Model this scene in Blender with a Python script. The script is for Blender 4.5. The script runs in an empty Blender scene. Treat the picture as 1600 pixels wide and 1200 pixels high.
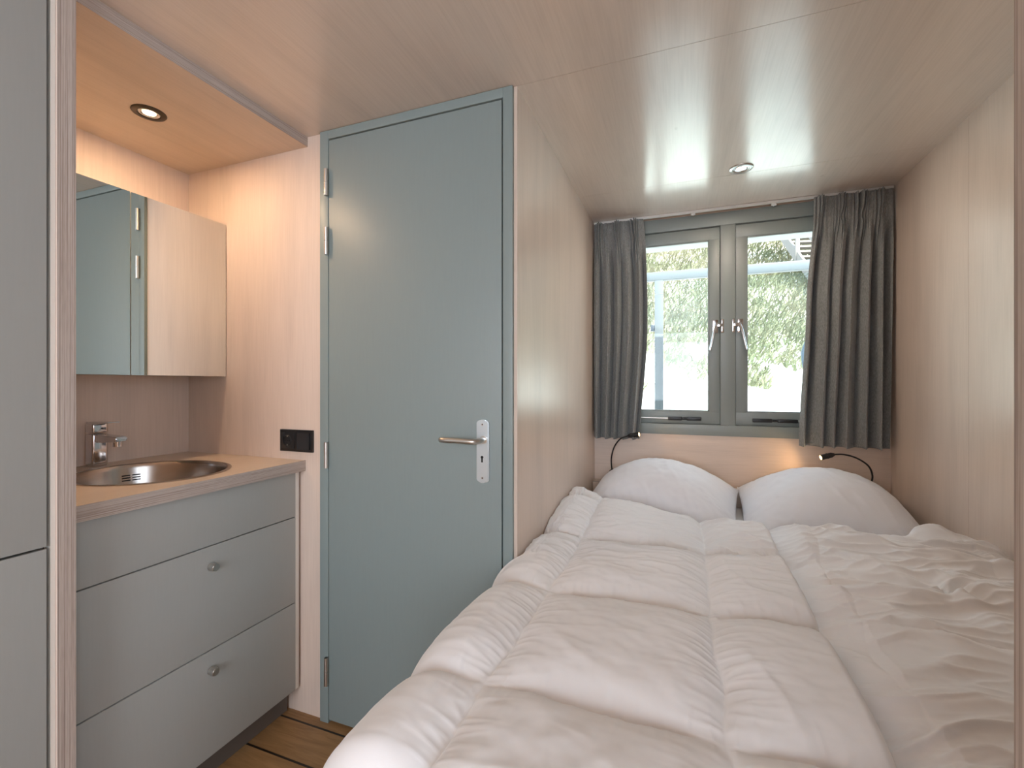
import bpy, bmesh, math, random
import numpy as np
from mathutils import Vector, Matrix
random.seed(7)
S = bpy.context.scene
COL = S.collection
PI = math.pi

# ------------------------------------------------------------------ camera
H = 1.21                                   # eye height
YAW = math.atan(267/711)                   # camera looks slightly left of the bed axis (+Y)
cam_d = bpy.data.cameras.new('camera'); cam = bpy.data.objects.new('camera', cam_d); COL.objects.link(cam)
cam_d.sensor_width = 36; cam_d.lens = 16.0; cam_d.clip_start = 0.02
cam.location = (0, 0, H); cam.rotation_euler = (PI/2, 0, YAW)
S.camera = cam

# ------------------------------------------------------------------ world, sun, big lights, exposure
W = bpy.data.worlds.new('world'); S.world = W; W.use_nodes = True
wn = W.node_tree; bg = wn.nodes['Background']
bg.inputs['Color'].default_value = (0.66, 0.82, 1.0, 1); bg.inputs['Strength'].default_value = 5.5
sun_d = bpy.data.lights.new('sun', 'SUN'); sun_d.energy = 17; sun_d.angle = 0.01; sun_d.color = (1, .96, .9)
sun = bpy.data.objects.new('sun', sun_d); COL.objects.link(sun)
sun.rotation_euler = Vector((-0.35, 0.62, -0.75)).to_track_quat('-Z', 'Y').to_euler()
def area(name, loc, direction, sx, sy, power, col):
    d = bpy.data.lights.new(name, 'AREA'); d.shape = 'RECTANGLE'; d.size = sx; d.size_y = sy; d.energy = power; d.color = col
    o = bpy.data.objects.new(name, d); COL.objects.link(o); o.location = loc
    o.rotation_euler = Vector(direction).to_track_quat('-Z', 'Z').to_euler(); return o
area('added_fill_rear', (0.1, -2.72, 1.50), (0, 1, 0.05), 2.2, 1.10, 40, (.97, .98, 1.0))  # added daylight fill behind the camera, no window known there
area('added_fill_side', (2.26, -1.0, 1.55), (-1, .15, 0.10), 1.7, 0.98, 8, (.97, .98, 1.0))  # added fill from an invented side opening, brightens the cabinet fronts
V = S.view_settings
S.display_settings.display_device = 'sRGB'
V.view_transform = 'Standard'; V.look = 'None'; V.gamma = 1; V.use_curve_mapping = False; V.exposure = 0.0

# ------------------------------------------------------------------ materials
def mat(name, col, rough=.6, metal=0, **kw):
    m = bpy.data.materials.new(name); m.use_nodes = True; b = m.node_tree.nodes['Principled BSDF']
    b.inputs['Base Color'].default_value = (*col, 1); b.inputs['Roughness'].default_value = rough
    b.inputs['Metallic'].default_value = metal
    if 'coat' in kw: b.inputs['Coat Weight'].default_value = kw['coat']; b.inputs['Coat Roughness'].default_value = kw.get('coat_rough', .15)
    if 'sheen' in kw: b.inputs['Sheen Weight'].default_value = kw['sheen']
    return m
def nd(m, t): return m.node_tree.nodes.new(t)
def lk(m, a, b): m.node_tree.links.new(a, b)
def bsdf(m): return m.node_tree.nodes['Principled BSDF']
def coords(m, scale, rot=(0,0,0)):
    tc = nd(m, 'ShaderNodeTexCoord'); mp = nd(m, 'ShaderNodeMapping')
    mp.inputs['Scale'].default_value = scale; mp.inputs['Rotation'].default_value = rot
    lk(m, tc.outputs['Object'], mp.inputs['Vector']); return mp.outputs['Vector']
def noise(m, vec, scale, detail=4, rough=.5, dist=0):
    n = nd(m, 'ShaderNodeTexNoise'); n.inputs['Scale'].default_value = scale; n.inputs['Detail'].default_value = detail
    n.inputs['Roughness'].default_value = rough; n.inputs['Distortion'].default_value = dist
    lk(m, vec, n.inputs['Vector']); return n.outputs['Fac']
def ramp(m, fac, stops):
    r = nd(m, 'ShaderNodeValToRGB'); e = r.color_ramp.elements
    while len(e) < len(stops): e.new(.5)
    for k, (p, c) in enumerate(stops): e[k].position = p; e[k].color = (*c, 1)
    lk(m, fac, r.inputs['Fac']); return r.outputs['Color']
def mix(m, a, b, fac, mode='MULTIPLY'):
    n = nd(m, 'ShaderNodeMix'); n.data_type = 'RGBA'; n.blend_type = mode
    if isinstance(fac, float): n.inputs[0].default_value = fac
    else: lk(m, fac, n.inputs[0])
    for sock, v in ((n.inputs[6], a), (n.inputs[7], b)):
        if isinstance(v, tuple): sock.default_value = (*v, 1)
        else: lk(m, v, sock)
    return n.outputs[2]
def bump(m, h, strength, dist=.002):
    b = nd(m, 'ShaderNodeBump'); b.inputs['Strength'].default_value = strength; b.inputs['Distance'].default_value = dist
    lk(m, h, b.inputs['Height']); lk(m, b.outputs['Normal'], bsdf(m).inputs['Normal'])
def birch(name, axis, col=(.73, .595, .505), rough=.42, coat=0.0, coat_rough=.2):
    """pale whitewashed birch plywood, grain running along the axis"""
    m = mat(name, col, rough)
    s1 = [9, 9, 9]; s1[axis] = 1.1
    s2 = [220, 220, 220]; s2[axis] = 6
    v1 = coords(m, s1); v2 = coords(m, s2)
    big = noise(m, v1, 1.0, 5, .55, .6); fine = noise(m, v2, 1.0, 2, .5)
    blot = noise(m, coords(m, (1.6, 1.6, 1.6)), 1.0, 3, .5)
    c = ramp(m, big, [(.25, tuple(x*.90 for x in col)), (.5, col), (.75, tuple(min(1, x*1.05) for x in col))])
    c = mix(m, c, ramp(m, fine, [(.3, (.92, .91, .90)), (.6, (1, 1, 1))]), .7)
    c = mix(m, c, ramp(m, blot, [(.3, (.95, .94, .93)), (.65, (1, 1, 1))]), .8)
    # small knots
    vo = nd(m, 'ShaderNodeTexVoronoi'); vo.inputs['Scale'].default_value = 1.0; vo.inputs['Randomness'].default_value = 1
    ks = [4.2, 4.2, 4.2]; ks[axis] = 2.2; lk(m, coords(m, ks), vo.inputs['Vector'])
    c = mix(m, c, ramp(m, vo.outputs['Distance'], [(.0, (.62, .55, .5)), (.035, (1, 1, 1))]), .6)
    lk(m, c, bsdf(m).inputs['Base Color'])
    if coat:
        bsdf(m).inputs['Coat Weight'].default_value = coat; bsdf(m).inputs['Coat Roughness'].default_value = coat_rough
        if coat == 1: bsdf(m).inputs['Coat IOR'].default_value = 1.75
    return m
def ply_edge(name, axis, along, col=(.50, .41, .37)):
    """sawn plywood edge: thin laminations stacked along the axis"""
    m = mat(name, col, .6)
    s = [3, 3, 3]; s[axis] = 620; s[along] = 1.5
    n = noise(m, coords(m, s), 1.0, 3, .6)
    c = ramp(m, n, [(.30, (.27, .20, .17)), (.43, (.43, .35, .30)), (.55, (.53, .45, .40)), (.7, (.60, .53, .48))])
    s3 = [400, 400, 400]; s3[along] = 25
    c = mix(m, c, ramp(m, noise(m, coords(m, s3), 1.0, 2), [(.3, (.78, .76, .75)), (.6, (1, 1, 1))]), .6)
    lk(m, c, bsdf(m).inputs['Base Color']); return m
def paint(name, col, rough=.45, grain=.015):
    m = mat(name, col, rough)
    n = noise(m, coords(m, (180, 180, 12)), 1.0, 3, .6)
    c = ramp(m, n, [(.3, tuple(x*(1-grain) for x in col)), (.7, tuple(x*(1+grain) for x in col))])
    lk(m, c, bsdf(m).inputs['Base Color']); return m
def cloth(name, col, weave=900, bmp=.15, rough=.9, sheen=.3, blotch=.03):
    m = mat(name, col, rough, sheen=sheen)
    n = noise(m, coords(m, (weave, weave, weave)), 1.0, 2, .6)
    b = noise(m, coords(m, (5, 5, 5)), 1.0, 3, .5)
    c = ramp(m, b, [(.3, tuple(x*(1-blotch) for x in col)), (.7, col)])
    lk(m, c, bsdf(m).inputs['Base Color']); bump(m, n, bmp, .0006); return m
def glass(name, tint=(1, 1, 1), refl=.07, haze=0):
    m = bpy.data.materials.new(name); m.use_nodes = True; nt = m.node_tree; nt.nodes.remove(nt.nodes['Principled BSDF'])
    out = nt.nodes['Material Output']; t = nd(m, 'ShaderNodeBsdfTransparent'); t.inputs[0].default_value = (*tint, 1)
    g = nd(m, 'ShaderNodeBsdfGlossy'); g.inputs['Roughness'].default_value = .01
    mx = nd(m, 'ShaderNodeMixShader'); mx.inputs[0].default_value = refl
    lk(m, t.outputs[0], mx.inputs[1]); lk(m, g.outputs[0], mx.inputs[2]); last = mx.outputs[0]
    if haze:
        d = nd(m, 'ShaderNodeBsdfDiffuse'); d.inputs[0].default_value = (.85, .92, 1, 1)
        m2 = nd(m, 'ShaderNodeMixShader'); m2.inputs[0].default_value = haze
        lk(m, last, m2.inputs[1]); lk(m, d.outputs[0], m2.inputs[2]); last = m2.outputs[0]
    lk(m, last, out.inputs[0]); return m
def emit(name, col, s):
    m = bpy.data.materials.new(name); m.use_nodes = True; b = bsdf(m)
    b.inputs['Emission Color'].default_value = (*col, 1); b.inputs['Emission Strength'].default_value = s; return m

M = {}
M['wall'] = birch('birch_wall', 2, rough=.38, coat=.35, coat_rough=.28)
M['wall_matte'] = birch('birch_wall_matte', 2, rough=.6)
M['wall_h'] = birch('birch_wall_horizontal', 0, rough=.45)
M['ceil'] = birch('birch_ceiling', 1, col=(.74, .62, .53), rough=.45, coat=1.0, coat_rough=.19)
M['soffit'] = birch('birch_soffit', 1, col=(.68, .54, .43), rough=.45)
M['worktop'] = birch('birch_worktop', 1, col=(.70, .58, .47), rough=.35)
M['edgeY'] = ply_edge('ply_edge_vertical', 1, 2)
M['edgeZ'] = ply_edge('ply_edge_horizontal', 2, 1)
M['groove'] = mat('panel_joint', (.22, .15, .11), .8)
M['door'] = paint('blue_grey_paint', (.25, .305, .302), .42)
M['frame'] = paint('blue_grey_frame_paint', (.25, .308, .306), .40)
M['winpaint'] = paint('grey_window_paint', (.24, .265, .255), .38)
M['gap'] = mat('dark_gap', (.012, .012, .013), .8)
M['front'] = paint('grey_laminate', (.40, .408, .39), .40, .012)
M['front_edge'] = mat('pale_edge_band', (.72, .68, .62), .5)
M['plinth'] = mat('brown_plinth', (.13, .11, .095), .5)
M['steel'] = mat('satin_steel', (.62, .60, .57), .30, 1)
M['chrome'] = mat('chrome', (.68, .68, .70), .09, 1)
M['alu'] = mat('brushed_aluminium_plate', (.62, .68, .71), .38, .85)
M['sink'] = mat('brushed_sink_steel', (.52, .47, .43), .24, 1)
M['black'] = mat('black_plastic', (.012, .012, .013), .38)
M['black2'] = mat('black_gloss_plastic', (.02, .02, .022), .25)
M['mirror'] = mat('silvered_glass', (.86, .90, .88), .015, 1)
M['duvet'] = cloth('white_quilt_cotton', (.79, .78, .79), 700, .12, .75, .25)
M['pillow'] = cloth('white_pillow_cotton', (.76, .76, .80), 700, .10, .8, .25)
M['sheet'] = cloth('white_sheet_cotton', (.76, .76, .78), 600, .1)
M['white'] = mat('white_plastic', (.75, .73, .7), .45)
M['bronze'] = mat('dark_bronze', (.07, .055, .04), .35, .8)
M['alu_rail'] = mat('anodised_rail_aluminium', (.10, .12, .13), .55, 0)
M['soffit_white'] = mat('white_eave_paint', (.42, .41, .38), .6)
M['stairwood'] = mat('weathered_wood', (.20, .18, .16), .8)
M['chair_fabric'] = cloth('pale_blue_sling', (.07, .10, .12))
M['chair_metal'] = mat('dark_blue_grey_metal', (.07, .09, .12), .5, .5)
M['glass'] = glass('window_glass', (.97, 1, .99), .018)
M['balglass'] = glass('balustrade_glass', (.93, .98, .98), .015, .006)
M['lamp_warm'] = emit('warm_led', (1, .80, .55), 7)
M['lamp_read'] = emit('warm_reading_led', (1, .62, .26), 7)
# curtain: grey melange weave
m = mat('grey_melange_curtain', (.2, .2, .2), .95, sheen=.2)
n1 = noise(m, coords(m, (500, 500, 90)), 1.0, 2, .6); n2 = noise(m, coords(m, (900, 900, 1100)), 1.0, 2, .6)
c = ramp(m, n1, [(.3, (.165, .168, .165)), (.7, (.33, .335, .325))]); c = mix(m, c, ramp(m, n2, [(.3, (.7, .7, .7)), (.6, (1, 1, 1))]), .6)
lk(m, c, bsdf(m).inputs['Base Color']); bump(m, n2, .3, .0006); M['curtain'] = m
# floor boards
m = mat('oiled_floor_boards', (.35, .19, .08), .4)
n1 = noise(m, coords(m, (6, 60, 6)), 1.0, 5, .6, 1.0)
br = nd(m, 'ShaderNodeTexBrick'); br.inputs['Scale'].default_value = 1; br.inputs['Mortar Size'].default_value = .004
br.inputs['Brick Width'].default_value = 1.6; br.inputs['Row Height'].default_value = .14
br.inputs['Color1'].default_value = (.42, .235, .10, 1); br.inputs['Color2'].default_value = (.34, .185, .08, 1); br.inputs['Mortar'].default_value = (.02, .012, .008, 1)
lk(m, coords(m, (1, 1, 1), (0, 0, PI/2*0)), br.inputs['Vector'])
c = mix(m, br.outputs['Color'], ramp(m, n1, [(.3, (.62, .58, .52)), (.65, (1, 1, 1))]), .8); lk(m, c, bsdf(m).inputs['Base Color']); M['floor'] = m
# sand with grassy soil above
m = mat('dune_sand', (.78, .72, .64), .95)
n1 = noise(m, coords(m, (3, 3, 3)), 1.0, 6, .6)
c = ramp(m, n1, [(.3, (.70, .64, .55)), (.7, (.85, .80, .74))]); lk(m, c, bsdf(m).inputs['Base Color']); bump(m, n1, .5, .05); M['sand'] = m
m = mat('marram_grass', (.42, .46, .22), .8)
n1 = noise(m, coords(m, (1.1, 1.1, 1.1)), 1.0, 3, .6); n2 = noise(m, coords(m, (30, 30, 4)), 1.0, 2, .6)
c = ramp(m, n1, [(.35, (.13, .145, .07)), (.5, (.20, .195, .11)), (.65, (.29, .255, .165))])
c = mix(m, c, ramp(m, n2, [(.35, (.5, .5, .45)), (.6, (1, 1, 1))]), .8); lk(m, c, bsdf(m).inputs['Base Color']); M['grass'] = m

# ------------------------------------------------------------------ mesh helpers (all in world coordinates)
def wloc(o):
    p = Vector(o.location)
    while o.parent: o = o.parent; p += Vector(o.location)
    return p
def box(bm, a, b, bev=0, seg=2):
    x0, y0, z0 = a; x1, y1, z1 = b
    r = bmesh.ops.create_cube(bm, size=1); vs = r['verts']
    for v in vs: v.co = Vector(((x0+x1)/2+v.co.x*abs(x1-x0), (y0+y1)/2+v.co.y*abs(y1-y0), (z0+z1)/2+v.co.z*abs(z1-z0)))
    if bev:
        es = list({e for v in vs for e in v.link_edges})
        bmesh.ops.bevel(bm, geom=es, offset=bev, segments=seg, affect='EDGES', profile=.6)
def cyl(bm, p0, p1, r, r2=None, n=32, cap=True):
    p0, p1 = Vector(p0), Vector(p1); d = p1-p0
    q = d.to_track_quat('Z', 'Y').to_matrix().to_4x4()
    bmesh.ops.create_cone(bm, cap_ends=cap, segments=n, radius1=r, radius2=r if r2 is None else r2, depth=d.length, matrix=Matrix.Translation((p0+p1)/2) @ q)
def tube(bm, pts, r, n=14, sub=8):
    P = [Vector(p) for p in pts]; C = []
    Q = [P[0]*2-P[1]] + P + [P[-1]*2-P[-2]]
    for i in range(1, len(Q)-2):
        for k in range(sub):
            t = k/sub; a, b, c, d = Q[i-1:i+3]
            C.append(.5*((2*b)+(c-a)*t+(2*a-5*b+4*c-d)*t*t+(3*b-a-3*c+d)*t**3))
    C.append(P[-1]); rings = []
    up = Vector((.3, .5, .8)).normalized()
    for i, p in enumerate(C):
        T = (C[min(i+1, len(C)-1)]-C[max(i-1, 0)]).normalized()
        u = (up-T*up.dot(T)).normalized(); w = T.cross(u); up = u
        rings.append([bm.verts.new(p+u*math.cos(2*PI*k/n)*r+w*math.sin(2*PI*k/n)*r) for k in range(n)])
    for a, b in zip(rings, rings[1:]):
        for k in range(n): bm.faces.new((a[k], a[(k+1) % n], b[(k+1) % n], b[k]))
    bm.faces.new(rings[0][::-1]); bm.faces.new(rings[-1])
def lathe(bm, c, prof, n=48, axis='z', sx=1, sy=1):
    """prof: list of (radius, height); centre c"""
    rings = []
    for r, h in prof:
        rings.append([bm.verts.new((c[0]+sx*r*math.cos(2*PI*k/n), c[1]+sy*r*math.sin(2*PI*k/n), c[2]+h)) for k in range(n)])
    for a, b in zip(rings, rings[1:]):
        for k in range(n): bm.faces.new((a[k], a[(k+1) % n], b[(k+1) % n], b[k]))
    return rings
def prism(bm, pts, off):
    a = [bm.verts.new(p) for p in pts]; b = [bm.verts.new(Vector(p)+Vector(off)) for p in pts]
    n = len(a); bm.faces.new(a); bm.faces.new(b[::-1])
    for k in range(n): bm.faces.new((a[k], b[k], b[(k+1) % n], a[(k+1) % n]))
def obj(name, bm, m, parent=None, smooth=None, mats=None):
    bmesh.ops.recalc_face_normals(bm, faces=bm.faces[:]) if smooth != 'keep' else None
    me = bpy.data.meshes.new(name)
    if parent:
        bmesh.ops.translate(bm, verts=bm.verts[:], vec=-wloc(parent))
    bm.to_mesh(me); bm.free()
    for x in (mats or [m]): me.materials.append(M[x])
    o = bpy.data.objects.new(name, me); COL.objects.link(o)
    if parent: o.parent = parent
    if smooth == 'keep':
        for p in me.polygons: p.use_smooth = True
    elif smooth:
        try: me.shade_smooth()
        except Exception: pass
        me.set_sharp_from_angle(angle=math.radians(smooth))
    return o
def B(): return bmesh.new()
def bx(name, a, b, m, parent=None, bev=0, smooth=None):
    bm = B(); box(bm, a, b, bev); return obj(name, bm, m, parent, smooth or (35 if bev else None))
def grid_obj(name, P, m, parent=None, closed_u=False):
    """P: (nu, nv, 3) array of world points"""
    nu, nv, _ = P.shape; P = P.reshape(-1, 3)
    if parent: P = P - np.array(wloc(parent))
    i, j = np.meshgrid(np.arange(nu-1), np.arange(nv-1), indexing='ij'); a = (i*nv+j).ravel()
    F = np.stack([a, a+nv, a+nv+1, a+1], 1)
    me = bpy.data.meshes.new(name); me.from_pydata(P.tolist(), [], F.tolist()); me.materials.append(M[m])
    for p in me.polygons: p.use_smooth = True
    o = bpy.data.objects.new(name, me); COL.objects.link(o)
    if parent: o.parent = parent
    return o
def tag(o, label, cat, group=None):
    o['label'] = label; o['category'] = cat
    if group: o['group'] = group
    return o
def struct(o, label=None, cat=None):
    o['kind'] = 'structure'
    if label: o['label'] = label
    if cat: o['category'] = cat
    return o
def thing(name, loc, label, cat, group=None, kind=None):
    o = bpy.data.objects.new(name, None); COL.objects.link(o); o.location = loc; o.empty_display_size = .1
    bpy.context.view_layer.update()
    if kind: return struct(o, label, cat)
    return tag(o, label, cat, group)

# numpy gradient noise
rng = np.random.default_rng(3)
_perm = rng.permutation(512); _perm = np.concatenate([_perm]*3); _ang = rng.random(512)*2*np.pi
def perlin(x, y):
    xi = np.floor(x).astype(int); yi = np.floor(y).astype(int); xf = x-xi; yf = y-yi
    def g(a, b, dx, dy):
        h = _ang[_perm[_perm[a & 511]+(b & 511)]]; return np.cos(h)*dx+np.sin(h)*dy
    u = xf**3*(xf*(xf*6-15)+10); v = yf**3*(yf*(yf*6-15)+10)
    a = g(xi, yi, xf, yf); b = g(xi+1, yi, xf-1, yf); c = g(xi, yi+1, xf, yf-1); d = g(xi+1, yi+1, xf-1, yf-1)
    return ((a*(1-u)+b*u)*(1-v)+(c*(1-u)+d*u)*v)*1.5
def fbm(x, y, o=3):
    r = 0; a = 1
    for k in range(o): r = r+a*perlin(x*2**k+17*k, y*2**k-9*k); a *= .5
    return r
def ridge(x, y, p=2.8): return (1-np.sqrt(perlin(x, y)**2+.0016)*1.6).clip(0, 1)**p
def sst(a, b, x):
    t = ((x-a)/(b-a)).clip(0, 1) if isinstance(x, np.ndarray) else min(1, max(0, (x-a)/(b-a)))
    return t*t*(3-2*t)

# ------------------------------------------------------------------ room shell
CZ = 2.115; LX = -1.925; DY = 1.30; WY = 2.596; NX0 = -.4715; NX1 = .904
struct(bx('floor', (LX-.1, -2.8, -.06), (2.3, 2.72, 0), 'floor'))
# ceiling panels with thin dark joints between them
bm = B()
xs = (LX-.1, 2.3)
ys = [-2.8, -1.25, DY, 2.18, 2.72]
for y0, y1 in zip(ys, ys[1:]): box(bm, (xs[0], y0+.0007, CZ), (xs[1], y1-.0007, CZ+.03))
ce = obj('ceiling', bm, 'ceil'); struct(ce)
bx('joint_strip', (xs[0], -2.8, CZ+.0015), (xs[1], 2.72, CZ+.05), 'groove', ce)
struct(bx('wall_left', (LX-.06, -2.8, 0), (LX, DY+.06, CZ), 'wall_matte'))
# door wall, opening from X -1.221 to -.482
FX0, FX1 = -1.221, -.482
bm = B(); box(bm, (LX, DY, 0), (FX0, DY+.05, CZ)); struct(obj('wall_door', bm, 'wall_matte'))
# left wall of bed niche
struct(bx('wall_niche_left', (NX0-.011, DY+.001, 0), (NX0, WY, CZ), 'wall'))
bm = B(); box(bm, (NX1, .45, 0), (NX1+.05, 1.9826, CZ)); box(bm, (NX1, 1.9834, 0), (NX1+.05, WY, CZ))
wr = obj('wall_niche_right', bm, 'wall'); struct(wr)
bx('joint_strip', (NX1+.0015, .46, .01), (NX1+.06, WY-.01, CZ-.01), 'groove', wr)
# window wall
WX0, WX1, WZ0, WZ1 = -.365, .797, .940, 2.100
bm = B()
box(bm, (NX0-.2, WY, 0), (WX0, WY+.12, CZ)); box(bm, (WX1, WY, 0), (NX1+.2, WY+.12, CZ))
box(bm, (WX0, WY, 0), (WX1, WY+.12, WZ0)); box(bm, (WX0, WY, WZ1), (WX1, WY+.12, CZ))
struct(obj('wall_window', bm, 'wall_h'))
# partition beside the bed foot (its plywood edge closes the picture on the right)
bm = B(); box(bm, (.2345, .418, 0), (2.3, .452, CZ)); struct(obj('wall_partition_right', bm, 'wall'))
struct(bx('trim_1', (.2325, .418, 0), (.2345, .452, CZ), 'edgeY'))
# rear half of the room; its wall openings are made up for the added fills
bm = B(); box(bm, (2.24, -2.8, 0), (2.3, -1.9, CZ)); box(bm, (2.24, -.1, 0), (2.3, .45, CZ)); box(bm, (2.24, -1.9, 0), (2.3, -.1, 1.04)); box(bm, (2.24, -1.9, 2.06), (2.3, -.1, CZ))
struct(obj('wall_right', bm, 'wall'))
bm = B(); box(bm, (LX, -2.8, 0), (-1.05, -2.7, CZ)); box(bm, (1.25, -2.8, 0), (2.3, -2.7, CZ)); box(bm, (-1.05, -2.8, 2.06), (1.25, -2.7, CZ)); box(bm, (-1.05, -2.8, 0), (1.25, -2.7, .93))
struct(obj('wall_rear', bm, 'wall'))
# partition between tall cupboard and washstand
struct(bx('wall_partition_left', (LX, .5685, 0), (-1.252, .600, CZ), 'wall'))
struct(bx('trim_2', (-1.252, .5685, 0), (-1.250, .6003, CZ), 'edgeY'))
# lowered panel above the washstand
BX = -1.289; BZ = 2.080
struct(bx('trim_3', (LX, .6005, BZ), (BX-.002, DY, CZ-.0005), 'soffit'))
struct(bx('trim_4', (BX-.002, .6005, BZ), (BX, DY, CZ-.0005), 'edgeZ'))

# ------------------------------------------------------------------ door
d1 = thing('door_1', (-.85, DY, 0), 'blue-grey flush door between the washstand and the bed', 'door', kind=1)
bm = B(); fy0, fy1 = DY-.012, DY+.06
box(bm, (FX0, fy0, 0), (-1.184, fy1, CZ-.001), .0015); box(bm, (-.5135, fy0, 0), (FX1, fy1, CZ-.001), .0015)
box(bm, (-1.184, fy0, 2.083), (-.5135, fy1, CZ-.001), .0015)
obj('door_frame', bm, 'frame', d1, 35)
bx('door_rebate', (-1.20, DY+.03, 0), (-.50, DY+.07, 2.09), 'gap', d1)
leaf = bx('door_leaf', (-1.1822, fy0+.002, .012), (-.5185, DY+.028, 2.0785), 'door', d1, .0015)
for z0, z1 in ((1.88, 1.974), (1.67, 1.767), (.911, 1.003), (.138, .237)):
    bm = B(); zm = (z0+z1)/2
    cyl(bm, (-1.187, fy0-.006, z0), (-1.187, fy0-.006, zm-.0008), .0075, n=20); cyl(bm, (-1.187, fy0-.006, zm+.0008), (-1.187, fy0-.006, z1), .0075, n=20)
    cyl(bm, (-1.187, fy0-.006, z0), (-1.187, fy0-.006, z1), .005, n=12)
    box(bm, (-1.189, fy0-.006, z0), (-1.183, fy0+.006, z1))
    obj('hinge', bm, 'steel', d1, 35)
# lever on its long plate
bm = B(); py0 = fy0+.002
pts = []
x0, x1, z0, z1 = -.600, -.558, .904, 1.100; xm = (x0+x1)/2
for k in range(13):
    a = PI*k/12; pts.append((xm+.021*math.cos(a), py0-.008, z1-.012+.012*math.sin(a)))
for k in range(13):
    a = PI+PI*k/12; pts.append((xm+.021*math.cos(a), py0-.008, z0+.012+.012*math.sin(a)))
prism(bm, pts, (0, .0075, 0)); bmesh.ops.bevel(bm, geom=[e for e in bm.edges if abs(e.verts[0].co.y-e.verts[1].co.y) < 1e-5 and e.verts[0].co.y < py0-.007], offset=.003, segments=2, affect='EDGES')
pl = obj('handle_plate', bm, 'alu', leaf, 35)
for z in (1.085, .920):
    bm = B(); cyl(bm, (xm, py0-.0092, z), (xm, py0-.007, z), .0042, n=16); obj('screw', bm, 'steel', leaf, 35)
    bm = B(); cyl(bm, (xm, py0-.0096, z), (xm, py0-.009, z), .0022, n=6); obj('screw_socket', bm, 'black', leaf)
bm = B()
cyl(bm, (xm-.001, py0-.009, .984), (xm-.001, py0-.0075, .984), .0045, n=16); box(bm, (xm-.0035, py0-.009, .968), (xm+.0015, py0-.0076, .984))
obj('keyhole', bm, 'black2', leaf)
bm = B(); zz = 1.038
cyl(bm, (xm+.004, py0-.012, zz), (xm+.004, py0-.007, zz), .0125, n=28)
tube(bm, [(xm+.004, py0-.008, zz), (xm+.004, py0-.035, zz), (xm-.004, py0-.052, zz-.001), (xm-.02, py0-.058, zz-.001), (xm-.07, py0-.058, zz), (xm-.105, py0-.058, zz), (xm-.118, py0-.054, zz), (xm-.122, py0-.045, zz)], .0088, 16)
obj('lever_handle', bm, 'steel', leaf, 50)
bx('strike_plate', (-.5125, fy0-.001, 1.03), (-.500, fy0+.002, 1.07), 'frame', d1, .0008)

# ------------------------------------------------------------------ window
w1 = thing('window_1', (.216, WY, WZ0), 'grey painted double casement window above the bed head', 'window', kind=1)
bm = B(); wy0 = WY-.010; wy1 = WY+.085
box(bm, (WX0, wy0, WZ0), (WX1, wy1, .996), .002); box(bm, (WX0, wy0, 2.032), (WX1, wy1, WZ1), .002)
box(bm, (WX0, wy0, .996), (-.315, wy1, 2.032), .002); box(bm, (.747, wy0, .996), (WX1, wy1, 2.032), .002)
box(bm, (.182, wy0, .996), (.252, wy1, 2.032), .002)
obj('window_frame', bm, 'winpaint', w1, 35)
for side, (x0, x1) in enumerate(((-.313, .180), (.254, .745))):
    bm = B(); sy0, sy1 = WY+.006, WY+.06; z0, z1 = .998, 2.030; st = .052; gb = 1.064; gt = 1.966
    box(bm, (x0, sy0, z0), (x1, sy1, gb), .003); box(bm, (x0, sy0, gt), (x1, sy1, z1), .003)
    box(bm, (x0, sy0, gb-.002), (x0+st, sy1, gt+.002), .003); box(bm, (x1-st, sy0, gb-.002), (x1, sy1, gt+.002), .003)
    # glazing bead
    for a, b in (((x0+st-.001, sy0+.004, gb-.001), (x1-st+.001, sy0+.02, gb+.007)), ((x0+st-.001, sy0+.004, gt-.007), (x1-st+.001, sy0+.02, gt+.001)),
                 ((x0+st-.001, sy0+.004, gb), (x0+st+.005, sy0+.02, gt)), ((x1-st-.005, sy0+.004, gb), (x1-st+.001, sy0+.02, gt))): box(bm, a, b, .001)
    sa = obj('casement', bm, 'winpaint', w1, 35)
    bx('glass_pane', (x0+st-.005, sy0+.024, gb-.005), (x1-st+.005, sy0+.030, gt+.005), 'glass', sa)
    # handle
    s = -1 if side == 0 else 1
    hx = (x1-.022) if side == 0 else (x0+.022)
    bm = B(); box(bm, (hx-.013, sy0-.005, 1.475), (hx+.013, sy0, 1.545), .002)
    mx0, mx1 = (.1845, .198) if side == 0 else (.236, .2495)
    box(bm, (mx0, wy0-.004, 1.475), (mx1, wy0, 1.545), .003)
    cyl(bm, (hx-.006*s, sy0-.018, 1.515), (hx-.006*s, sy0, 1.515), .011, n=20)
    box(bm, (min(hx-.006*s, hx-.036*s), sy0-.024, 1.505), (max(hx-.006*s, hx-.036*s), sy0-.012, 1.523), .003)
    tube(bm, [(hx-.006*s, sy0-.020, 1.520), (hx+.006*s, sy0-.030, 1.480), (hx+.016*s, sy0-.033, 1.430), (hx+.026*s, sy0-.032, 1.385)], .0065, 12)
    obj('window_handle', bm, 'chrome', sa, 40)
    # casement stay along the bottom rail
    if side == 0: a, b, c_ = -.31, -.075, .09
    else: a, b, c_ = .74, .53, .33
    zz = 1.026
    bm = B(); cyl(bm, (a, sy0-.012, zz), (b, sy0-.012, zz), .0045, n=12)
    obj('stay_rod', bm, 'steel', sa, 40)
    bm = B(); l, r = min(b, c_), max(b, c_); mid = (l+r)/2
    box(bm, (l, sy0-.020, zz-.010), (mid-.012, sy0-.003, zz+.009), .004); box(bm, (mid+.012, sy0-.020, zz-.010), (r, sy0-.003, zz+.009), .004)
    cyl(bm, (mid-.012, sy0-.012, zz), (mid+.012, sy0-.012, zz), .0065, n=12); box(bm, (a-.012, sy0-.016, zz-.012), (a+.012, sy0, zz+.010), .002)
    obj('stay_grip', bm, 'black', sa, 40)

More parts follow.
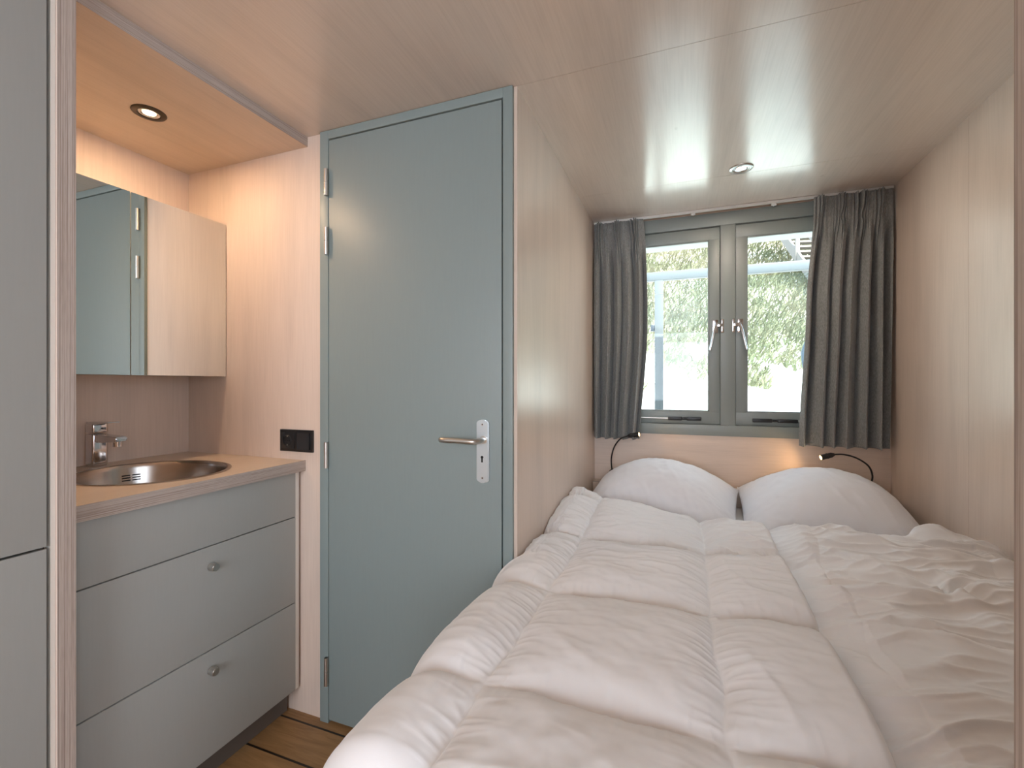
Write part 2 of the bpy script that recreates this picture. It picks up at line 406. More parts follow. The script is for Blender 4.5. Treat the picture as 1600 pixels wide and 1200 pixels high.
# ------------------------------------------------------------------ curtain rail and curtains
cr = thing('curtain_rail', (.216, 2.556, 2.097), 'thin white curtain rail on the ceiling edge over the window', 'curtain rail')
bx('rail', (NX0+.004, 2.549, 2.101), (NX1-.004, 2.563, CZ-.0005), 'white', cr, .002)
for gx in (-.13+.18, .42, .60):
    bm = B(); box(bm, (gx-.011, 2.550, 2.090), (gx+.011, 2.562, 2.102), .002); cyl(bm, (gx, 2.549, 2.092), (gx, 2.563, 2.092), .004, n=12); obj('glider', bm, 'white', cr, 35)
def curtain(name, L, R, nf, nb_, seed, label):
    """L(z), R(z): edges at height fraction t (0 top .. 1 bottom); pinched pleats at the top"""
    nu, nv = 520, 90; r = np.random.default_rng(seed)
    u = np.linspace(0, 1, nu)[:, None]; t = np.linspace(0, 1, nv)[None, :]
    zt, zb = 2.098, .912; z = zt+(zb-zt)*t
    warp = u+.018*np.sin(2*PI*(u*2.3+r.random()))+.010*np.sin(2*PI*(u*5.1+r.random()))+.006*np.sin(3*t+u*9)
    ph = 2*PI*nb_*warp
    amp = .55+.45*np.sin(2*PI*(warp*1.7+r.random()))**2
    body = np.sin(ph)*(.75+.25*amp)+.22*np.sin(2*ph+1.3+2.0*t)+.12*np.sin(.5*ph+3*t)
    # heading: triple pinch pleats, narrow gathered ridges with flat cloth between them
    c = (warp*nf+.1) % 1.0-.5
    tri = np.exp(-(c/.23)**2)
    head = tri*(np.cos(2*PI*c/.155)*.62+.38)+.10*np.sin(ph*.5)
    pin = np.exp(-((t-.088)/.022)**2)
    w = sst(.07, .26, t)
    y = (head*(1-w)*.038*(1-.75*pin*tri)+body*w*(.030+.006*t))
    y = y - pin*tri*.006
    y = y+.002*fbm(u*14+0*t, t*5+0*u+seed, 2)
    x = L(t)+(R(t)-L(t))*(u+.014*np.sin(2*ph)*w*(1-u)*u*4)
    # cloth gathers towards each pinch just below it
    x = x-(c/nf)*(R(t)-L(t))*.50*np.exp(-((t-.095)/.045)**2)*tri
    P = np.stack([np.broadcast_to(x, (nu, nv)), 2.538-y, np.broadcast_to(z, (nu, nv))+.003*np.cos(ph)*sst(.9, 1, t)], 2)
    P[..., 1] = 2.578-np.log1p(np.exp((2.578-P[..., 1])*160))/160+0
    o = grid_obj(name, P, 'curtain'); sm = o.modifiers.new('thickness', 'SOLIDIFY'); sm.thickness = .0025; sm.offset = 0
    tag(o, label, 'curtain'); return o
curtain('curtain', lambda t: -.462+0*t, lambda t: -.200+.022*np.sin(PI*t.clip(0, 1)**.8)-.020*sst(.5, 1, t), 3, 5, 4, 'grey curtain hanging on the left side of the window, the narrower one')
curtain('curtain', lambda t: .585-.035*sst(0, .45, t)-.028*sst(.4, 1, t), lambda t: .893-.012*t, 4, 6, 11, 'grey curtain hanging on the right side of the window, the wider one')

# ------------------------------------------------------------------ downlights
def downlight(loc, label, power, trim='bronze', col=(1, .72, .46)):
    x, y, z = loc
    t = thing('ceiling_light', loc, label, 'ceiling light')
    bm = B(); lathe(bm, (x, y, z), [(.0285, .012), (.0285, -.002), (.031, -.0055), (.044, -.0045), (.0465, -.0012), (.0465, 0)], 56)
    obj('trim_ring', bm, trim, t, 50)
    bm = B(); lathe(bm, (x, y, z), [(.0287, -.003), (.026, -.0045), (.020, -.001)], 40); obj('reflector', bm, 'chrome', t, 60)
    bm = B(); cyl(bm, (x, y, z-.002), (x, y, z-.0008), .0175, n=36); obj('lens', bm, 'lamp_warm', t)
    d = bpy.data.lights.new('downlight_beam', 'AREA'); d.shape = 'DISK'; d.size = .034; d.energy = power; d.color = col
    o = bpy.data.objects.new('downlight_beam', d); COL.objects.link(o); o.location = (x, y, z-.008)
downlight((-1.602, .957, BZ), 'round dark-rimmed downlight in the lowered panel above the basin', 3.8, 'bronze', (1, .68, .42))
downlight((.229, 2.125, CZ), 'round downlight in the ceiling above the pillows', 3.4, 'steel', (1, .86, .72))

# ------------------------------------------------------------------ wash cabinet
GX = -1.3176                                  # front face of the drawer fronts
vc = thing('wash_cabinet', (-1.6, .94, 0), 'grey wash cabinet with two wide drawers under the basin worktop', 'cabinet')
bm = B(); box(bm, (LX+.002, .602, .10), (GX-.020, 1.2715, .775)); box(bm, (GX-.030, .602, .775), (GX-.0185, 1.2715, .8915)); obj('cabinet_body', bm, 'gap', vc)
bx('side_panel', (LX+.002, 1.272, .099), (GX-.0005, 1.288, .8915), 'front_edge', vc, .0008)
bx('plinth', (LX+.002, .602, 0), (-1.3746, 1.288, .099), 'plinth', vc)
bx('fixed_panel', (GX-.018, .602, .7292), (GX, 1.2715, .8895), 'front', vc, .0012)
for z0, z1, kz in ((.4185, .7258, .667), (.100, .4150, .358)):
    dr = bx('drawer', (GX-.018, .602, z0), (GX, 1.2715, z1), 'front', vc, .0012)
    bm = B(); ky = .953
    cyl(bm, (GX-.001, ky, kz), (GX+.014, ky, kz), .0075, n=24)
    cyl(bm, (GX+.004, ky, kz), (GX+.026, ky, kz), .0115, n=32)
    bmesh.ops.bevel(bm, geom=[e for e in bm.edges if e.verts[0].co.x > GX+.0259 and e.verts[1].co.x > GX+.0259], offset=.0015, segments=2, affect='EDGES')
    obj('knob', bm, 'steel', dr, 35)
# filler between cabinet and door wall
struct(bx('trim_5', (LX+.002, 1.2885, .0), (-1.42, DY, .8915), 'wall'))

# worktop with a round hole
SCX, SCY, SRX, SRY = -1.582, .955, .226, .200
wt = thing('worktop', (-1.6, .95, .892), 'pale birch plywood worktop around the round steel basin', 'worktop')
bm = B(); zt = .930; zb = .892; n = 96
x0, x1, y0, y1 = LX+.001, -1.2996, .601, DY-.001
ring = []; outr = []
for k in range(n):
    a = 2*PI*k/n; cx, cy = math.cos(a), math.sin(a)
    ring.append((SCX+SRX*.985*cx, SCY+SRY*.985*cy))
    ts = []
    if cx > 1e-9: ts.append((x1-SCX)/cx)
    if cx < -1e-9: ts.append((x0-SCX)/cx)
    if cy > 1e-9: ts.append((y1-SCY)/cy)
    if cy < -1e-9: ts.append((y0-SCY)/cy)
    tt = min(ts); outr.append([SCX+tt*cx, SCY+tt*cy])
for corner in ((x0, y0), (x0, y1), (x1, y0), (x1, y1)):
    k = min(range(n), key=lambda q: (outr[q][0]-corner[0])**2+(outr[q][1]-corner[1])**2); outr[k] = list(corner)
def rr(pts, z): return [bm.verts.new((p[0], p[1], z)) for p in pts]
it, ot, ib, ob = rr(ring, zt), rr(outr, zt), rr(ring, zb), rr(outr, zb)
for k in range(n):
    j = (k+1) % n
    bm.faces.new((it[k], it[j], ot[j], ot[k])); bm.faces.new((ib[k], ob[k], ob[j], ib[j]))
    bm.faces.new((it[k], ib[k], ib[j], it[j])); bm.faces.new((ot[k], ot[j], ob[j], ob[k]))
obj('top_panel', bm, 'worktop', wt)
bx('front_edge', (x1, y0, zb), (x1+.002, y1, zt), 'edgeZ', wt)

# basin
sk = thing('basin', (SCX, SCY, .93), 'round brushed steel basin set into the plywood worktop', 'sink')
bm = B()
lathe(bm, (SCX, SCY, .93), [(1.02, 0), (1.022, .0022), (1.0, .0034), (.97, .0028), (.955, .0), (.94, -.012), (.915, -.06), (.86, -.105), (.72, -.132), (.45, -.142), (.14, -.146), (.0015, -.147)], 96, sx=SRX, sy=SRY)
bk = obj('bowl', bm, 'sink', sk, 60)
for p in bk.data.polygons: p.use_smooth = True
bm = B(); lathe(bm, (SCX, SCY, .93-.146), [(.034, .0), (.032, .003), (.022, .001), (.001, .0005)], 40); obj('drain', bm, 'chrome', sk, 50)
# overflow slots on the far-left wall of the bowl
bm = B()
for c_ in (0, 1):
    for rw in range(3):
        a0 = math.radians(171-c_*8.4); zc = .93-.034-rw*.0082
        pts = []
        for k in range(7):
            a = a0-math.radians(6.6)*k/6; rr_ = .929+(-.006*rw)
            pts.append((SCX+SRX*rr_*math.cos(a), SCY+SRY*rr_*math.sin(a)))
        for (p, q) in zip(pts, pts[1:]):
            vs = [bm.verts.new((p[0]+.0035, p[1], zc-.0019)), bm.verts.new((q[0]+.0035, q[1], zc-.0019)), bm.verts.new((q[0]+.003, q[1], zc+.0019)), bm.verts.new((p[0]+.003, p[1], zc+.0019))]
            bm.faces.new(vs)
obj('overflow_slots', bm, 'black', sk)

# tap
tx, ty, tz = -1.872, .955, .930
tp = thing('tap', (tx, ty, tz), 'chrome single lever mixer tap standing behind the round basin', 'tap')
bm = B()
box(bm, (tx-.022, ty-.022, tz), (tx+.022, ty+.022, tz+.112), .007, 3)
obj('tap_body', bm, 'chrome', tp, 40)
bm = B(); pts = [(tx+.015, ty-.017, tz+.110), (tx+.015, ty-.017, tz+.082), (tx+.125, ty-.017, tz+.088), (tx+.135, ty-.017, tz+.092), (tx+.135, ty-.017, tz+.104), (tx+.125, ty-.017, tz+.107)]
prism(bm, pts, (0, .034, 0)); bmesh.ops.bevel(bm, geom=bm.edges[:], offset=.003, segments=2, affect='EDGES')
sp = obj('spout', bm, 'chrome', tp, 40)
bm = B(); cyl(bm, (tx+.113, ty, tz+.072), (tx+.113, ty, tz+.092), .0125, n=28); obj('aerator', bm, 'chrome', sp, 40)
bm = B(); box(bm, (tx-.023, ty-.022, tz+.115), (tx+.022, ty+.022, tz+.145), .006, 3)
pts = [(tx-.02, ty-.019, tz+.145), (tx+.02, ty-.019, tz+.142), (tx+.088, ty-.014, tz+.150), (tx+.088, ty-.014, tz+.153), (tx-.02, ty-.019, tz+.152)]
prism(bm, pts, (0, .033, 0)); obj('lever', bm, 'chrome', tp, 40)
bm = B(); cyl(bm, (tx+.0215, ty+.004, tz+.129), (tx+.0232, ty+.004, tz+.129), .003, n=14); obj('marker_dot', bm, 'black', tp)

# mirror cabinet
mc = thing('mirror_cabinet', (-1.8, .95, 1.24), 'mirror fronted wall cabinet hanging above the basin', 'cabinet')
MX = -1.705
bx('cabinet_body', (LX+.001, .602, 1.242), (MX-.006, DY-.006, 1.842), 'front', mc)
bx('mirror_door', (MX-.005, .602, 1.240), (MX, .9610, 1.844), 'mirror', mc)
bx('mirror_door', (MX-.005, .9645, 1.240), (MX, DY-.0025, 1.844), 'mirror', mc)

# socket and switch
so = thing('wall_socket', (-1.336, DY, 1.0), 'black double plate with power socket and light switch beside the door', 'socket')
a0, a1, z0, z1 = -1.414, -1.259, .960, 1.041
bx('cover_plate', (a0, DY-.009, z0), (a1, DY, z1), 'black', so, .0018)
cx = a0+.040; cz = 1.0005
bm = B(); box(bm, (a0+.010, DY-.0115, z0+.010), (a0+.071, DY-.008, z1-.010), .001); fr = obj('socket_insert', bm, 'black2', so, 35)
bm = B(); lathe(bm, (0, 0, 0), [(.0205, 0), (.0195, -.0015), (.019, .001), (.002, .001)], 40)
bmesh.ops.rotate(bm, verts=bm.verts[:], cent=(0, 0, 0), matrix=Matrix.Rotation(-PI/2, 3, 'X')); bmesh.ops.translate(bm, verts=bm.verts[:], vec=(cx, DY-.0130, cz))
obj('socket_well', bm, 'black', fr, 50)
for dz in (-.016, .016):
    bm = B(); cyl(bm, (cx, DY-.0135, cz+dz), (cx, DY-.011, cz+dz), .0028, n=12); obj('earth_contact', bm, 'steel', fr)
for dx in (-.0095, .0095):
    bm = B(); cyl(bm, (cx+dx, DY-.0145, cz), (cx+dx, DY-.011, cz), .0025, n=12); obj('pin_hole', bm, 'gap', fr)
bm = B(); prism(bm, [(a0+.085, DY-.0085, z0+.010), (a0+.146, DY-.0085, z0+.010), (a0+.146, DY-.0155, z0+.010), (a0+.085, DY-.0115, z0+.010)], (0, 0, .061)); obj('switch_rocker', bm, 'black2', so)

# tall cupboard left of the partition
tc = thing('tall_cupboard', (-1.59, .2, 0), 'tall grey cupboard with two flat doors at the left edge', 'cupboard')
bx('cupboard_body', (LX+.002, -.6, 0), (-1.278, .5675, CZ-.002), 'front_edge', tc)
for z0, z1 in ((.867, CZ-.006), (.05, .862)):
    bx('cupboard_door', (-1.274, -.6, z0), (-1.256, .5535, z1), 'front', tc, .001)
bx('dark_gap_backing', (-1.278, -.6, .05), (-1.2742, .5575, CZ-.006), 'gap', tc)  # near-black sheet behind the doors, paints the shade in their gaps
bx('edge_strip', (-1.278, .5605, 0), (-1.2575, .5680, CZ-.002), 'front_edge', tc)

# ------------------------------------------------------------------ bed
BT = .600
bd = thing('bed', (.216, 1.57, 0), 'plywood bed platform filling the niche under the duvets', 'bed')
bx('bed_base', (-.40, .52, 0), (NX1-.004, WY-.004, .40), 'wall', bd, .003)
bx('headboard', (NX0+.004, WY-.075, .40), (NX1-.004, WY-.004, .668), 'wall_h', bd, .002)
bx('headboard_edge', (NX0+.004, WY-.076, .6685), (NX1-.004, WY-.0735+.068, .6715), 'edgeY', bd)
bm = B(); box(bm, (-.425, .49, .402), (NX1-.010, WY-.082, BT), .035, 4)
mt = obj('mattress', bm, 'sheet', None, 40); tag(mt, 'white sheeted mattress showing in front of the pillows', 'mattress')

def pillow(name, c, wx, wy, th, tilt, yaw, seed, label):
    n = 110; u = np.linspace(-1, 1, n)[:, None]; v = np.linspace(-1, 1, n)[None, :]
    pu = 1-.05*np.cos(PI*v/2)*0-.045*(1-np.abs(v)**2.2); pv = 1-.05*(1-np.abs(u)**2.2)
    X = u*wx/2*(1-.03*(1-v*v)); Y = v*wy/2*(1-.04*(1-u*u))
    prof = ((1-np.abs(u)**2.0)**1.0*(1-np.abs(v)**2.2)).clip(0)**.72
    wr_ = .006*fbm(u*3+seed, v*2.2+seed, 3)*prof**.5+.004*ridge(u*5+seed+v*1.4, v*1.6+seed)*prof**.5
    cor = .010*ridge(u*7+seed, v*7)*(np.abs(u*v))**1.5
    dr_ = -.052*np.abs(u)**2.6-.012*np.abs(v)**3; top = prof*th*.62+wr_+cor+dr_; bot = -prof*th*.34+dr_
    def tr(Z):
        P = np.stack([np.broadcast_to(X, (n, n)), np.broadcast_to(Y, (n, n)), Z], 2)
        R = np.array(Matrix.Rotation(yaw, 3, 'Z') @ Matrix.Rotation(tilt, 3, 'X'))
        return P @ R.T+np.array(c)
    T, Bt = tr(top+0*u*v), tr(bot+0*u*v)
    P = np.concatenate([T.reshape(-1, 3), Bt.reshape(-1, 3)])
    i, j = np.meshgrid(np.arange(n-1), np.arange(n-1), indexing='ij'); a = (i*n+j).ravel()
    F1 = np.stack([a, a+n, a+n+1, a+1], 1); F2 = F1[:, ::-1]+n*n
    me = bpy.data.meshes.new(name); me.from_pydata(P.tolist(), [], np.concatenate([F1, F2]).tolist()); me.materials.append(M['pillow'])
    b = bmesh.new(); b.from_mesh(me); bmesh.ops.remove_doubles(b, verts=b.verts[:], dist=.0004); b.to_mesh(me); b.free()
    for p in me.polygons: p.use_smooth = True
    o = bpy.data.objects.new(name, me); COL.objects.link(o); tag(o, label, 'pillow'); return o
pillow('pillow', (-.108, 2.270, .692), .68, .52, .240, math.radians(12), math.radians(-6), 2.3, 'white pillow on the left half of the bed under the window')
pillow('pillow', (.560, 2.255, .692), .640, .54, .240, math.radians(12), math.radians(-3), 8.1, 'white pillow on the right half of the bed')

# left duvet: big quilted boxes
def quilt(X, Y, x_s, y_s, dx, dy, P, pw=.5, wob=.010):
    xw = X+wob*fbm(X*5+3, Y*5, 2); yw = Y+wob*fbm(X*5, Y*5+8, 2)
    fu = (xw-x_s)/dx; fv = (yw-y_s)/dy; u = fu-np.floor(fu); v = fv-np.floor(fv)
    du = np.minimum(u, 1-u)*dx; dv = np.minimum(v, 1-v)*dy
    puff = P*(1-np.exp(-du/.038))*(1-np.exp(-dv/.038))*(1-(2*u-1)**6*.15)
    pu = np.exp(-du/.035); pv = np.exp(-dv/.030)
    k = np.floor(fu+.5); q = np.floor(fv+.5)
    # puckers run at right angles to each seam
    puck = pu*(1-np.exp(-du/.006))*ridge(yw*38+k*7, xw*6)+pv*(1-np.exp(-dv/.006))*ridge(xw*30+q*5, yw*6)
    return puff, puck, du, dv
ns, nr = 330, 470
s = np.linspace(-.34, .690, ns)[:, None]*np.ones((1, nr)); r = np.linspace(0, 1, nr)[None, :]*np.ones((ns, 1))
XB = -.40
yend = np.interp(s, [-.1, 0, .15, .45, .69], [2.08, 2.06, 1.98, 1.92, 1.90])+.010*fbm(s*6, r*0+2, 2)
y0_ = .50; Y = y0_+(yend-y0_)*r
X = XB+s
puff, puck, du, dv = quilt(X, Y, -.322+.0, .742, .385, .397, .038)
wrk = sst(1.05, 1.65, Y)*.8+.2
wrk = wrk*(.55+.45*sst(.0, .3, X))+.5*sst(-.2, -.35, X)*0
h = .070+puff+puck*(.003+.009*wrk)+.008*fbm(X*3.2+1, Y*2.6, 2)
h += .011*wrk*ridge(X*4.5+.8*Y+3, Y*13+1.2*X)+.007*wrk*ridge(X*9+5, Y*22-3*X)*sst(.0, .25, Y-1.1)
h += .004*(ridge(X*5+Y*3, Y*2.2-X*3+5)) + .0015*fbm(X*22, Y*22, 2)
h += .045*sst(1.45, 1.95, Y)*sst(-.1, .38, -X)
# the folded edge on the right and the rolled top end
dR = .69-s; eR = np.sqrt((1-(1-(dR/.032).clip(0, 1))**2).clip(0))
dT = (yend-Y); eT = np.sqrt((1-(1-(dT/.06).clip(0, 1))**2).clip(0))
dF = (Y-y0_); eF = np.sqrt((1-(1-(dF/.05).clip(0, 1))**2).clip(0))
h = h*np.minimum(np.minimum(eR, eT), eF)
h = np.maximum(h, -.002)+.003
RB = .055
# within the niche the quilt stops at the wall; in front of it hangs down the side
lim = np.where(Y > 1.27, 1, 0)*1.0; k_ = sst(1.20, 1.29, Y)
sl = np.where(s < 0, s*(1-k_*.90), s)
phi = np.minimum(np.maximum(-sl, 0)/RB, math.radians(86)); rest = np.maximum(-sl-RB*math.radians(86), 0)
hh = np.where(s < 0, h*(1-.45*sst(0, .1, -s)*(1-k_)), h)
px = np.where(s < 0, XB-RB*np.sin(phi)-rest*math.cos(math.radians(86)), X)
pz = BT-RB*(1-np.cos(phi))-rest*math.sin(math.radians(86))
px = px-np.sin(phi)*hh; pz = pz+np.cos(phi)*hh
# at the wall, the surplus rolls down
roll = np.where(s < 0, (1-np.sqrt((1-(np.maximum(-s, 0)/.34)**2).clip(0)))*.05*k_, 0)
pz = pz-roll
px = np.where(Y > 1.275, np.maximum(px, NX0+.004), px)
o = grid_obj('duvet', np.stack([px, Y, pz], 2), 'duvet')
md = o.modifiers.new('thickness', 'SOLIDIFY'); md.thickness = .008; md.offset = -1
tag(o, 'large-boxed quilted white duvet on the left, hanging over the bed edge', 'duvet')

# right duvet: flatter and crumpled
ns, nr = 330, 620
s = np.linspace(0, 1, ns)[:, None]*np.ones((1, nr)); r = np.linspace(0, 1, nr)[None, :]*np.ones((ns, 1))
X = .262+(NX1-.006-.262)*s
yend = np.interp(X, [.26, .34, .5, .62, .70, .9], [1.90, 1.92, 1.86, 1.83, 1.87, 1.85])+.010*fbm(X*8, r*0+5, 2)
Y = y0_+(yend-y0_)*r
xs_ = X+.04*(Y-.8)*-1
puff, puck, du, dv = quilt(xs_, Y, .345, .80, .40, .37, .013, wob=.025)
a = Y+.22*fbm(X*2.2+2, Y*1.6, 2)*.5+.10*(X-.5)
big = ridge(X*2.0+3, a*5.2+7); mid = ridge(X*3.4+9, a*10+2); fin = ridge(X*6+1, a*21+5)
mod = .5+.5*sst(-.3, .4, fbm(X*3+20, Y*3, 2)); far = .55+.45*sst(.8, 1.3, Y)
h = .082+puff+.020*big*far+.020*mid*mod*far+.009*fin*mod+.003*puck+.010*fbm(X*3, Y*3+4, 2)+.0012*fbm(X*25, Y*25, 2)
h += .012*ridge((X*.8+Y)*5+2, (X-Y*.6)*3+1)*sst(1.0, 1.4, Y)
# crumple radiating from one pulled point
qx, qy = .60, 1.40; dd = np.hypot(X-qx, Y-qy); an = np.arctan2(Y-qy, X-qx)
h += .012*np.exp(-dd/.16)*np.cos(an*5+.6)*(1-np.exp(-dd/.03))-.010*np.exp(-(dd/.035)**2)
h += .015*sst(1.5, 1.78, Y)+.012*np.exp(-((X-.76)/.12)**2)*sst(1.5, 1.8, Y)
dT = (yend-Y); eT = np.sqrt((1-(1-(dT/.065).clip(0, 1))**2).clip(0)); dF = Y-y0_; eF = np.sqrt((1-(1-(dF/.05).clip(0, 1))**2).clip(0))
dW = NX1-.006-X; eW = .35+.65*np.sqrt((1-(1-(dW/.06).clip(0, 1))**2).clip(0)); dL = X-.262; eL = .55+.45*(dL/.10).clip(0, 1)
h = h*eT*eF*eW*eL
o = grid_obj('duvet', np.stack([X, Y, BT+.002+h], 2), 'duvet')
md = o.modifiers.new('thickness', 'SOLIDIFY'); md.thickness = .004; md.offset = -1
tag(o, 'crumpled white duvet on the right half of the bed, by the right wall', 'duvet')

# reading lamps
def reading_lamp(neck, h0, h1, basez, label, power):
    t = thing('reading_lamp', (neck[0][0], WY, basez), label, 'lamp')
    x = neck[0][0]
    bm = B(); lathe(bm, (0, 0, 0), [(.0, .0), (.022, .0), (.022, -.016), (.019, -.020), (.0, -.020)], 36)
    bmesh.ops.rotate(bm, verts=bm.verts[:], cent=(0, 0, 0), matrix=Matrix.Rotation(-PI/2, 3, 'X')); bmesh.ops.translate(bm, verts=bm.verts[:], vec=(x, WY-.020, basez))
    obj('wall_mount', bm, 'black', t, 50)
    bm = B(); tube(bm, neck, .0038, 12); obj('gooseneck', bm, 'black', t, 60)
    bm = B(); a, b = Vector(h0), Vector(h1); d = (b-a).normalized()
    cyl(bm, a, a+d*.012, .006, .011, 24); cyl(bm, a+d*.012, b, .0115, .0125, 28)
    cyl(bm, a+d*.030, a+d*.033, .0135, n=28)
    hd = obj('lamp_head', bm, 'black', t, 40)
    bm = B(); cyl(bm, b, b+d*.0015, .0098, n=24); obj('lens', bm, 'lamp_read', hd)
    l = bpy.data.lights.new('reading_glow', 'SPOT'); l.energy = power; l.color = (1, .62, .28); l.spot_size = math.radians(150); l.spot_blend = .6; l.shadow_soft_size = .01
    lo = bpy.data.objects.new('reading_glow', l); COL.objects.link(lo); lo.location = b+d*.006; lo.rotation_euler = d.to_track_quat('-Z', 'Y').to_euler()
reading_lamp([(-.365, 2.576, .715), (-.366, 2.545, .735), (-.367, 2.525, .80), (-.350, 2.505, .865), (-.315, 2.485, .915), (-.268, 2.470, .937)], (-.272, 2.470, .936), (-.215, 2.462, .946), .715, 'black gooseneck reading lamp on the left under the narrow curtain', .5)
reading_lamp([(.808, 2.576, .735), (.810, 2.545, .75), (.812, 2.53, .79), (.795, 2.525, .835), (.750, 2.520, .868), (.700, 2.515, .883), (.655, 2.510, .882)], (.660, 2.510, .8825), (.604, 2.500, .866), .735, 'black gooseneck reading lamp on the right, arched above the right pillow', 1.1)

# ------------------------------------------------------------------ outside
# dune ground
nx_, ny_ = 140, 200
gx = np.linspace(-22, 26, nx_)[:, None]*np.ones((1, ny_)); gy = (2.85+(np.linspace(0, 1, ny_)**1.6)*34)[None, :]*np.ones((nx_, 1))
def ground(x, y):
    base = np.interp(y, [0, 4.5, 7, 9.0, 11, 16, 20, 30, 40], [.75, .76, .90, 1.35, 2.25, 5.2, 7.6, 12.5, 14])
    return base+.12*fbm(x*.5+3, y*.5, 3)*np.clip((y-4)/3, 0, 1)+.02*fbm(x*3, y*3, 2)*np.clip((y-4)/3, 0, 1)
o = grid_obj('ground_dune', np.stack([gx, gy, ground(gx, gy)], 2), 'sand'); struct(o)
# marram grass: countless blades in tufts
rg = np.random.default_rng(5); nb = 52000
by = 8.0+rg.random(nb)**1.1*16; bxx = (rg.random(nb)-.42)*by*.95
dens = fbm(bxx*.45+7, by*.45+2, 3)
edge = 9.0+.9*perlin(bxx*.8+3, bxx*.0+1)+.5*sst(0., 1.5, bxx)+.5*fbm(bxx*2, by*2, 2)
keep = ((by > edge) | ((by > edge-1.6) & (perlin(bxx*1.3+4, by*1.3) > .38))) & ((dens > -.55) | (by > 13)); bxx, by = bxx[keep], by[keep]; nb = len(by)
bz = ground(bxx, by); L_ = (.28+.40*rg.random(nb))*np.where(by < edge[keep]+1.0, .65, 1); az = rg.random(nb)*2*PI; ti = .25+.75*rg.random(nb); wd = .006+.010*rg.random(nb)
ax = np.cos(az)*np.sin(ti)+.25; ay = np.sin(az)*np.sin(ti)-.15; azz = np.cos(ti)
p0 = np.stack([bxx, by, bz-.03], 1); dv_ = np.stack([ax, ay, azz], 1)*L_[:, None]
side_ = np.stack([wd, np.zeros(nb), np.zeros(nb)], 1); drop = np.stack([ax*.25, ay*.25, -.22*np.ones(nb)], 1)*L_[:, None]
pm = p0+dv_*.6; pt = p0+dv_+drop
Vt = np.stack([p0-side_, p0+side_, pm+side_*.8, pm-side_*.8, pt], 1).reshape(-1, 3)
b0 = np.arange(nb)*5; F = [(int(k), int(k+1), int(k+2), int(k+3)) for k in b0]+[(int(k+3), int(k+2), int(k+4)) for k in b0]
me = bpy.data.meshes.new('marram_grass'); me.from_pydata(Vt.tolist(), [], F); me.materials.append(M['grass'])
o = bpy.data.objects.new('marram_grass', me); COL.objects.link(o); o['kind'] = 'stuff'; tag(o, 'pale green beach grass covering the dune slope outside the window', 'grass')
# eave over the window
struct(bx('trim_6', (-1.2, 2.72, 2.03), (2.2, 2.97, 2.20), 'soffit_white'))
# balustrade
RY = 3.5
rl = thing('balustrade', (.2, RY, .75), 'pale aluminium and glass balustrade standing outside the window', 'railing')
bx('top_rail', (-1.6, RY, 1.970), (.985, RY+.05, 2.032), 'alu_rail', rl, .004)
bx('top_rail', (.989, RY, 1.970), (2.8, RY+.05, 2.032), 'alu_rail', rl, .004)
bm = B()
for sx_ in (1.03,): cyl(bm, (sx_, RY-.003, 2.0), (sx_, RY, 2.0), .007, n=14)
obj('screw', bm, 'black', rl)
for pxx in (-.165, 1.90):
    p = bx('post', (pxx-.030, RY+.002, .74), (pxx+.030, RY+.048, 1.972), 'alu_rail', rl, .003)
    bx('post_joint', (pxx-.0302, RY+.001, 1.868), (pxx+.0302, RY+.0495, 1.871), 'steel', p)
    bx('glass_clamp', (pxx-.058, RY+.010, 1.60), (pxx-.030, RY+.040, 1.645), 'chair_metal', p, .003)
for a_, b_ in ((-1.5, -.205), (-.125, 1.86)):
    bx('glass_panel', (a_, RY+.02, .80), (b_, RY+.03, 1.952), 'balglass', rl)
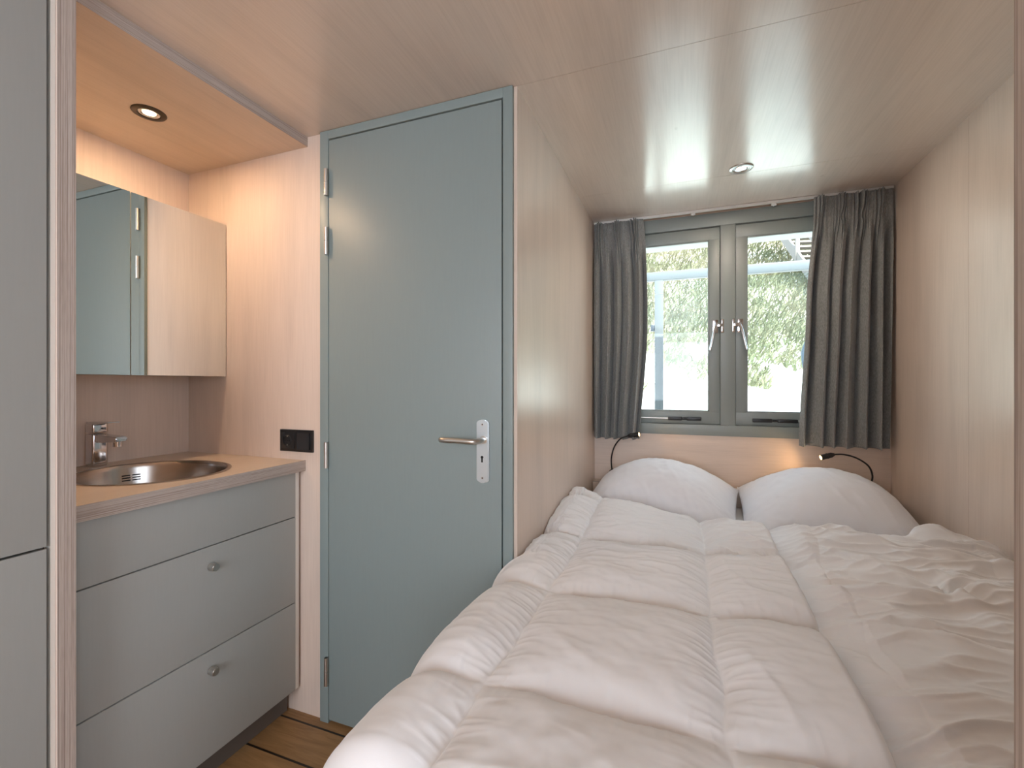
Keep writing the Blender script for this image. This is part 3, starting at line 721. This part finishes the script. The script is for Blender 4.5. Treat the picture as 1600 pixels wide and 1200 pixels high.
# wooden stairs climbing the dune
st = thing('dune_stairs', (3.3, 11.6, 2.6), 'weathered wooden stairs climbing the dune at upper right of the window', 'stairs')
A = Vector((3.15, 11.6, 2.65)); Bq = Vector((2.35, 15.4, 6.3)); wv = Vector((1.10, .24, 0)); dirv = (Bq-A)
def beam(bm, a, b, w, h):
    a, b = Vector(a), Vector(b); d = b-a; q = d.to_track_quat('X', 'Z').to_matrix().to_4x4()
    bmesh.ops.create_cube(bm, size=1, matrix=Matrix.Translation((a+b)/2) @ q @ Matrix.Diagonal((d.length, w, h, 1)))
for k in (0, 1):
    bm = B(); beam(bm, A+wv*k, Bq+wv*k, .06, .24); obj('stringer', bm, 'stairwood', st)
    bm = B(); beam(bm, A+wv*k+Vector((0, 0, .95)), Bq+wv*k+Vector((0, 0, .95)), .05, .10); obj('handrail', bm, 'stairwood', st)
    for q in (.12, .5, .88):
        bm = B(); P_ = A+dirv*q+wv*k; beam(bm, P_-Vector((0, 0, .1)), P_+Vector((0, 0, .95)), .09, .09); obj('baluster', bm, 'stairwood', st)
for k in range(20):
    bm = B(); P_ = A+dirv*((k+.5)/20)+Vector((0, 0, .04)); beam(bm, P_, P_+wv, .24, .045); obj('step', bm, 'stairwood', st)
# chair beside the balustrade, mostly behind the curtain
gc = thing('garden_chair', (1.10, 4.3, .76), 'pale blue-grey garden chair outside, half hidden behind the right curtain', 'chair')
bm = B(); cy_ = 4.3
tube(bm, [(0.86, cy_, 1.55), (0.84, cy_+.01, 1.45), (0.86, cy_, 1.30), (0.92, cy_-.02, 1.16)], .012, 10)
tube(bm, [(1.32, cy_, 1.55), (1.34, cy_+.01, 1.45), (1.32, cy_, 1.30), (1.30, cy_-.02, 1.16)], .012, 10)
tube(bm, [(0.86, cy_, 1.55), (0.92, cy_, 1.60), (1.26, cy_, 1.60), (1.32, cy_, 1.55)], .012, 10)
obj('back_frame', bm, 'chair_metal', gc, 60)
bm = B(); box(bm, (0.87, cy_-.008, 1.18), (1.31, cy_+.008, 1.59), .007); obj('backrest', bm, 'chair_fabric', gc, 40)
bm = B(); box(bm, (0.90, cy_-.46, 1.13), (1.32, cy_, 1.16), .012); obj('seat', bm, 'chair_fabric', gc, 40)
for (a, b) in (((0.92, cy_-.02, 1.15), (.79, cy_+.04, .755)), ((1.30, cy_-.02, 1.15), (1.40, cy_+.04, .755)), ((0.92, cy_-.44, 1.15), (0.82, cy_-.50, .755)), ((1.30, cy_-.44, 1.15), (1.38, cy_-.50, .755))):
    bm = B(); cyl(bm, a, b, .012, n=14); obj('leg', bm, 'chair_metal', gc, 40)

gc.location.x += .075
